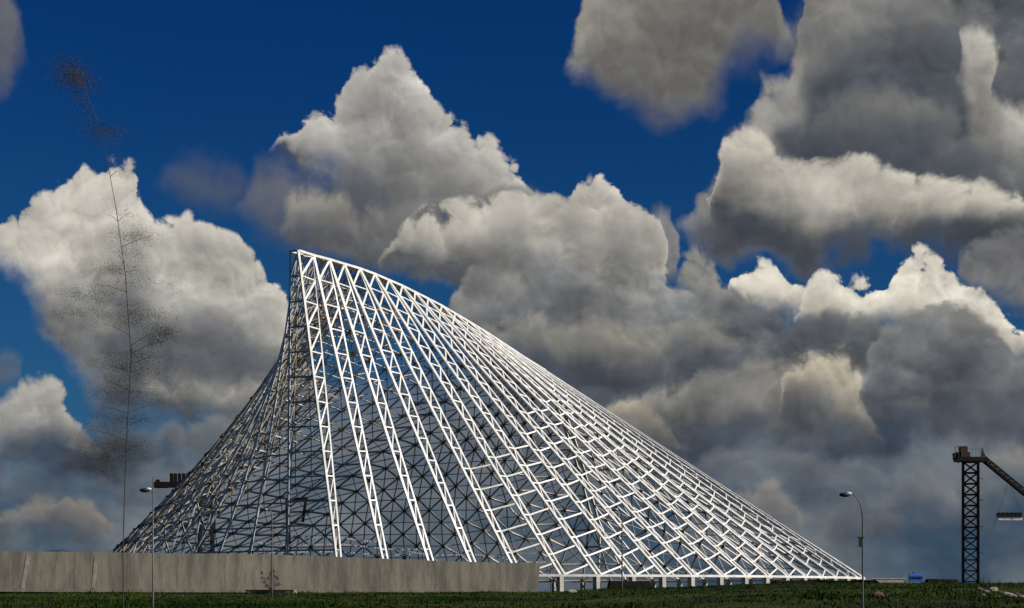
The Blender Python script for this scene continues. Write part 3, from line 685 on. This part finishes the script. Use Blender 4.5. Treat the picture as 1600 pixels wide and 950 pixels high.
# hoist inside the shell
def hoist():
    Y = 436.0; k = Y/F; Z = lambda py: EYE+(HOR-py)*k; Xp = lambda px: atx(px, Y)
    root = empty('hoist_mast', (Xp(453), Y, 2.4), 'black hoist mast with a short arm seen through the lattice building', 'hoist')
    mb = MB(); mb.beam((Xp(453), Y, 2.0), (Xp(449), Y, Z(778)), 0.9, 0.9); mb.build('mast', 'dark_steel', root)
    mb = MB(); mb.beam((Xp(446), Y, Z(782)), (Xp(481), Y, Z(779)), 0.7, 0.8); mb.build('arm', 'dark_steel', root)
    mb = MB(); mb.beam((Xp(478), Y, Z(779)), (Xp(473), Y, Z(816)), 0.6, 0.6); mb.build('hanging_leg', 'dark_steel', root)
hoist()
# strings of white markers inside the shell
def strings():
    for i, (x0, x1, y0, y1, sag) in enumerate(((388, 640, 861, 866, 3), (404, 660, 848, 858, 4), (448, 600, 836, 846, 3), (640, 860, 862, 878, 5))):
        Y = 428+i*5; root_l = ['lowest string of white markers just above the concrete wall', 'second string of white markers up, seen through the lattice', 'topmost short string of white markers beside the black hoist', 'string of white markers right of the hoist, sloping to the wall end'][i]
        a = at(x0, y0, Y); b = at(x1, y1, Y); n = int((x1-x0)/4.3); mb = MB(); pts = []
        for q in range(n+1):
            t = q/n; p = a.lerp(b, t); p.z -= sag*Y/F*math.sin(math.pi*t*3)*0.5; pts.append(p)
        root = empty('marker_string', (a+b)/2, root_l, 'marker string', 'strings of white markers inside the building')
        c = MB(); c.tube(pts, 0.04, 4); cab = c.build('cable', 'lamp_steel', root)
        m = MB()
        for q, p in enumerate(pts):
            if (q*7+i*3) % 17 < 3: continue
            m.box(p, (0.42, 0.35, 0.36))
        m.build('markers', 'white_paint', root)
        mb = MB()
        for p in (pts[0], pts[len(pts)//2], pts[-1]): mb.beam((p.x, p.y, 2.0), p, 0.12)
        mb.build('posts', 'dark_steel', root)
strings()

# ------------------------------------------------------------------ small things on the bank
def rocky(name, px, py, Y, sx, sy, sz, m, label, group=None, seed=1):
    rr = random.Random(seed); Y0 = Y
    Y = min([100+q*2.5 for q in range(90)], key=lambda t: abs(HOR-(ground_z(atx(px, t), t)+0.1-EYE)*F/t - py)); k_ = Y/Y0; sx *= k_; sy *= k_; sz *= k_*1.35
    x = atx(px, Y); z = ground_z(x, Y)+sz*0.25; bm = bmesh.new(); bmesh.ops.create_icosphere(bm, subdivisions=3, radius=1.0)
    for v in bm.verts:
        k = 0.78+0.35*vnoise(v.co.x*1.7+seed*3, v.co.y*1.7+v.co.z*2.3, seed); v.co = Vector((v.co.x*sx*k, v.co.y*sy*k, max(-0.6, v.co.z)*sz*k))
    me = bpy.data.meshes.new(name); bm.to_mesh(me); bm.free(); me.materials.append(MAT[m])
    o = bpy.data.objects.new(name, me); COL.objects.link(o); o.location = (x, Y, z); o.rotation_euler = (0, 0, rr.uniform(0, 3)*0.15)
    return tag(o, label, 'rock', group)
rocky('boulder', 893, 926, 300, 1.0, 0.7, 0.36, 'rock', 'pale flat boulder on the grass right of the concrete wall end', seed=2)
rocky('boulder', 1372, 930, 210, 0.75, 0.55, 0.34, 'red_rock', 'reddish boulder on the grass just right of the swan-neck street lamp', seed=6)
rocky('boulder', 459, 927, 246, 0.45, 0.4, 0.34, 'rock', 'small pale stone at the right end of the dark bench by the wall', seed=9)
rr = random.Random(12)
def rubble():
    spots = [(1530, 921, .5), (1541, 923, .35), (1552, 920, .6), (1563, 925, .4), (1572, 928, .55), (1580, 930, .6), (1590, 929, .5), (1598, 932, .45), (1536, 927, .3), (1560, 931, .3)]
    names = ['leftmost', 'second from left', 'third from left', 'fourth from left', 'fifth from left', 'sixth from left', 'seventh from left', 'rightmost']
    for i, (px, py, s) in enumerate(spots):
        lab = ('%s chunk in the upper row of broken rubble below the crane' % names[i]) if i < 8 else ['small chunk below the leftmost piece of the rubble under the crane', 'small chunk below the middle of the rubble under the crane'][i-8]
        rocky('rubble_chunk', px, py+1, 205, s, s*.8, s*.45, 'rock' if i % 3 else 'red_rock', lab, 'broken concrete rubble on the bank', seed=20+i)
rubble()
def bench():
    Y = 245.0; k = Y/F; root = empty('slab_bench', (atx(422, Y), Y, 2.4), 'low dark slab bench on teal blocks at the foot of the wall, below the bush', 'bench')
    z = EYE+(HOR-923.0)*k
    mb = MB(); mb.box((atx(424, Y), Y-1.2, z), (atx(462, Y)-atx(389, Y), 0.9, 0.22)); mb.build('slab', 'dark_steel', root)
    mb = MB(); mb.box((atx(420, Y), Y-1.2, z-0.42), (atx(448, Y)-atx(393, Y), 0.75, 0.6)); mb.build('base', 'teal_box', root)
bench()
def bush():
    Y = 243.0; k = Y/F; rr = random.Random(8); x0 = atx(424, Y); z0 = 2.3
    root = empty('bush', (x0, Y, z0), 'small dark sparse bush growing in front of the concrete wall beside a thin lamp post', 'bush')
    tips = [(410, 895), (413, 909), (419, 903), (427, 892), (434, 903), (436, 912), (429, 900), (416, 915), (422, 897), (430, 914), (411, 903)]
    st = MB(); lv = MB()
    for px, py in tips:
        e = Vector((atx(px, Y), Y+rr.uniform(-.5, .5), EYE+(HOR-py)*k)); b = Vector((x0+rr.uniform(-.25, .25), Y, z0)); m_ = b.lerp(e, 0.5)+Vector((rr.uniform(-.12, .12), 0, .1))
        st.tube([b, m_, e], [0.035, 0.025, 0.012], 5)
        for _ in range(26):
            c = e + Vector((rr.gauss(0, .14), rr.gauss(0, .14), rr.gauss(-.02, .13))); leaf(lv, c, 0.10, rr)
    st.build('stems', 'bark', root); lv.build('foliage', 'leaf_dark', root)
def leaf(mb, c, s, rr):
    a = Vector((rr.uniform(-1, 1), rr.uniform(-1, 1), rr.uniform(-1, 1))).normalized(); b = a.orthogonal().normalized(); b.rotate(Matrix.Rotation(rr.uniform(0, 6.28), 3, a))
    k = len(mb.v); mb.v += [c-a*s, c+b*s*0.45, c+a*s, c-b*s*0.45]; mb.f.append([k, k+1, k+2, k+3]); mb.mi.append(0)
bush()
def kiosk():
    Y = 395.0; k = Y/F; z = EYE+(HOR-908.5)*k; x = atx(1430, Y)
    root = empty('site_tank', (x, Y, z), 'small blue tank on skids on the grass between the lattice tip and the crane', 'tank')
    mb = MB(); mb.tube([(x-1.3, Y, z+1.05), (x+1.4, Y, z+1.05)], 0.62, 16); mb.build('body', 'blue_paint', root)
    mb = MB(); mb.box((x, Y, z+0.2), (2.9, 1.1, 0.3)); mb.box((x-1.0, Y, z+.45), (.15, 1.0, .4)); mb.box((x+1.0, Y, z+.45), (.15, 1.0, .4)); mb.build('skid', 'blue_paint', root)
    mb = MB(); mb.tube([(x-0.3, Y, z+1.6), (x-0.3, Y, z+2.0)], 0.18, 10); mb.build('hatch', 'lamp_steel', root)
    # pale low shed roofs left of it
    a = empty('low_wall', (atx(1392, Y), Y, z), 'low pale concrete wall on the skyline between the dark earth bank and the blue tank', 'wall')
    mb = MB(); mb.box((atx(1388, Y), Y, z+0.0), (atx(1416, Y)-atx(1368, Y), 0.6, 1.0)); mb.build('wall_body', 'pale_concrete', a)
    mb = MB(); mb.box((atx(1388, Y), Y, z+0.57), (atx(1418, Y)-atx(1366, Y), 0.8, 0.13)); mb.build('coping', 'white_paint', a)
    mound('dirt_heap', atx(1442, 330), atx(1500, 330), 330, 9, 4.95, '', seed=8)
kiosk()

# slender sapling close to the road, far left
def sapling():
    Y = 17.0; k = Y/F; rr = random.Random(31); X = lambda px: atx(px, Y); Z = lambda py: EYE+(HOR-py)*k
    x0 = X(196); root = empty('sapling', (x0, Y, 0.0), 'slender wispy young tree with sparse tufts of leaves, far left near the road', 'tree')
    stem = [(x0, Y, -0.05), (X(192), Y, Z(860)), (X(197), Y, Z(700)), (X(205), Y, Z(560)), (X(196), Y, Z(430)), (X(182), Y, Z(330)), (X(160), Y, Z(210)), (X(122), Y, Z(108))]
    mb = MB(); mb.tube(stem, [0.006, 0.005, 0.0045, 0.004, 0.0035, 0.003, 0.0025, 0.002], 6); mb.build('trunk', 'bark', root, True)
    # body of very fine foliage: (row, centre, half width, leaf count)
    rows = [(100, 112, 26, 260), (112, 112, 34, 420), (122, 117, 32, 520), (133, 124, 26, 240), (150, 122, 22, 90), (175, 132, 22, 90), (205, 162, 30, 460), (225, 160, 24, 60), (260, 170, 26, 60),
            (330, 190, 30, 90), (370, 208, 46, 360), (395, 200, 40, 160), (420, 188, 44, 340), (440, 205, 70, 300), (460, 140, 45, 360), (475, 190, 60, 220), (489, 120, 40, 220), (492, 215, 52, 520), (508, 205, 55, 240), (525, 255, 36, 520),
            (536, 240, 44, 420), (552, 215, 60, 520), (566, 205, 55, 420), (580, 215, 55, 380), (594, 200, 50, 280), (612, 195, 52, 420), (630, 200, 50, 200), (650, 195, 56, 520), (672, 175, 44, 240), (690, 185, 52, 560), (704, 180, 46, 220), (716, 176, 50, 420), (735, 165, 45, 90), (798, 48, 46, 0)]
    lv = MB(); tw = MB()
    for py, px, sx, n in rows:
        if not n: continue
        zz = Z(py+16); cand = min(range(len(stem)-1), key=lambda q: abs((stem[q][2]+stem[q+1][2])/2-zz))
        a, b = Vector(stem[cand]), Vector(stem[cand+1]); t = min(1, max(0, (zz-a.z)/(b.z-a.z))); p = a.lerp(b, t)
        for sg in (-1, 1):
            if rr.random() < 0.6: continue
            py = py + rr.uniform(-6, 6); sx = sx*rr.uniform(.5, 1.1)
            tw.tube([p, p.lerp(Vector((X(px+sg*sx*.8), Y, Z(py))), .5)+Vector((0, 0, .01)), (X(px+sg*sx*.8), Y, Z(py))], [0.0025, 0.0018, 0.001], 4)
        for _ in range(int(n*4.2)):
            leaf(lv, Vector((X(px+rr.gauss(0, sx*.62)), Y+rr.gauss(0, .15), Z(py+rr.gauss(0, 5.5)))), rr.uniform(.0030, .0056), rr)
    tw.build('twigs', 'bark', root); lv.build('crown', 'leaf', root)
sapling()
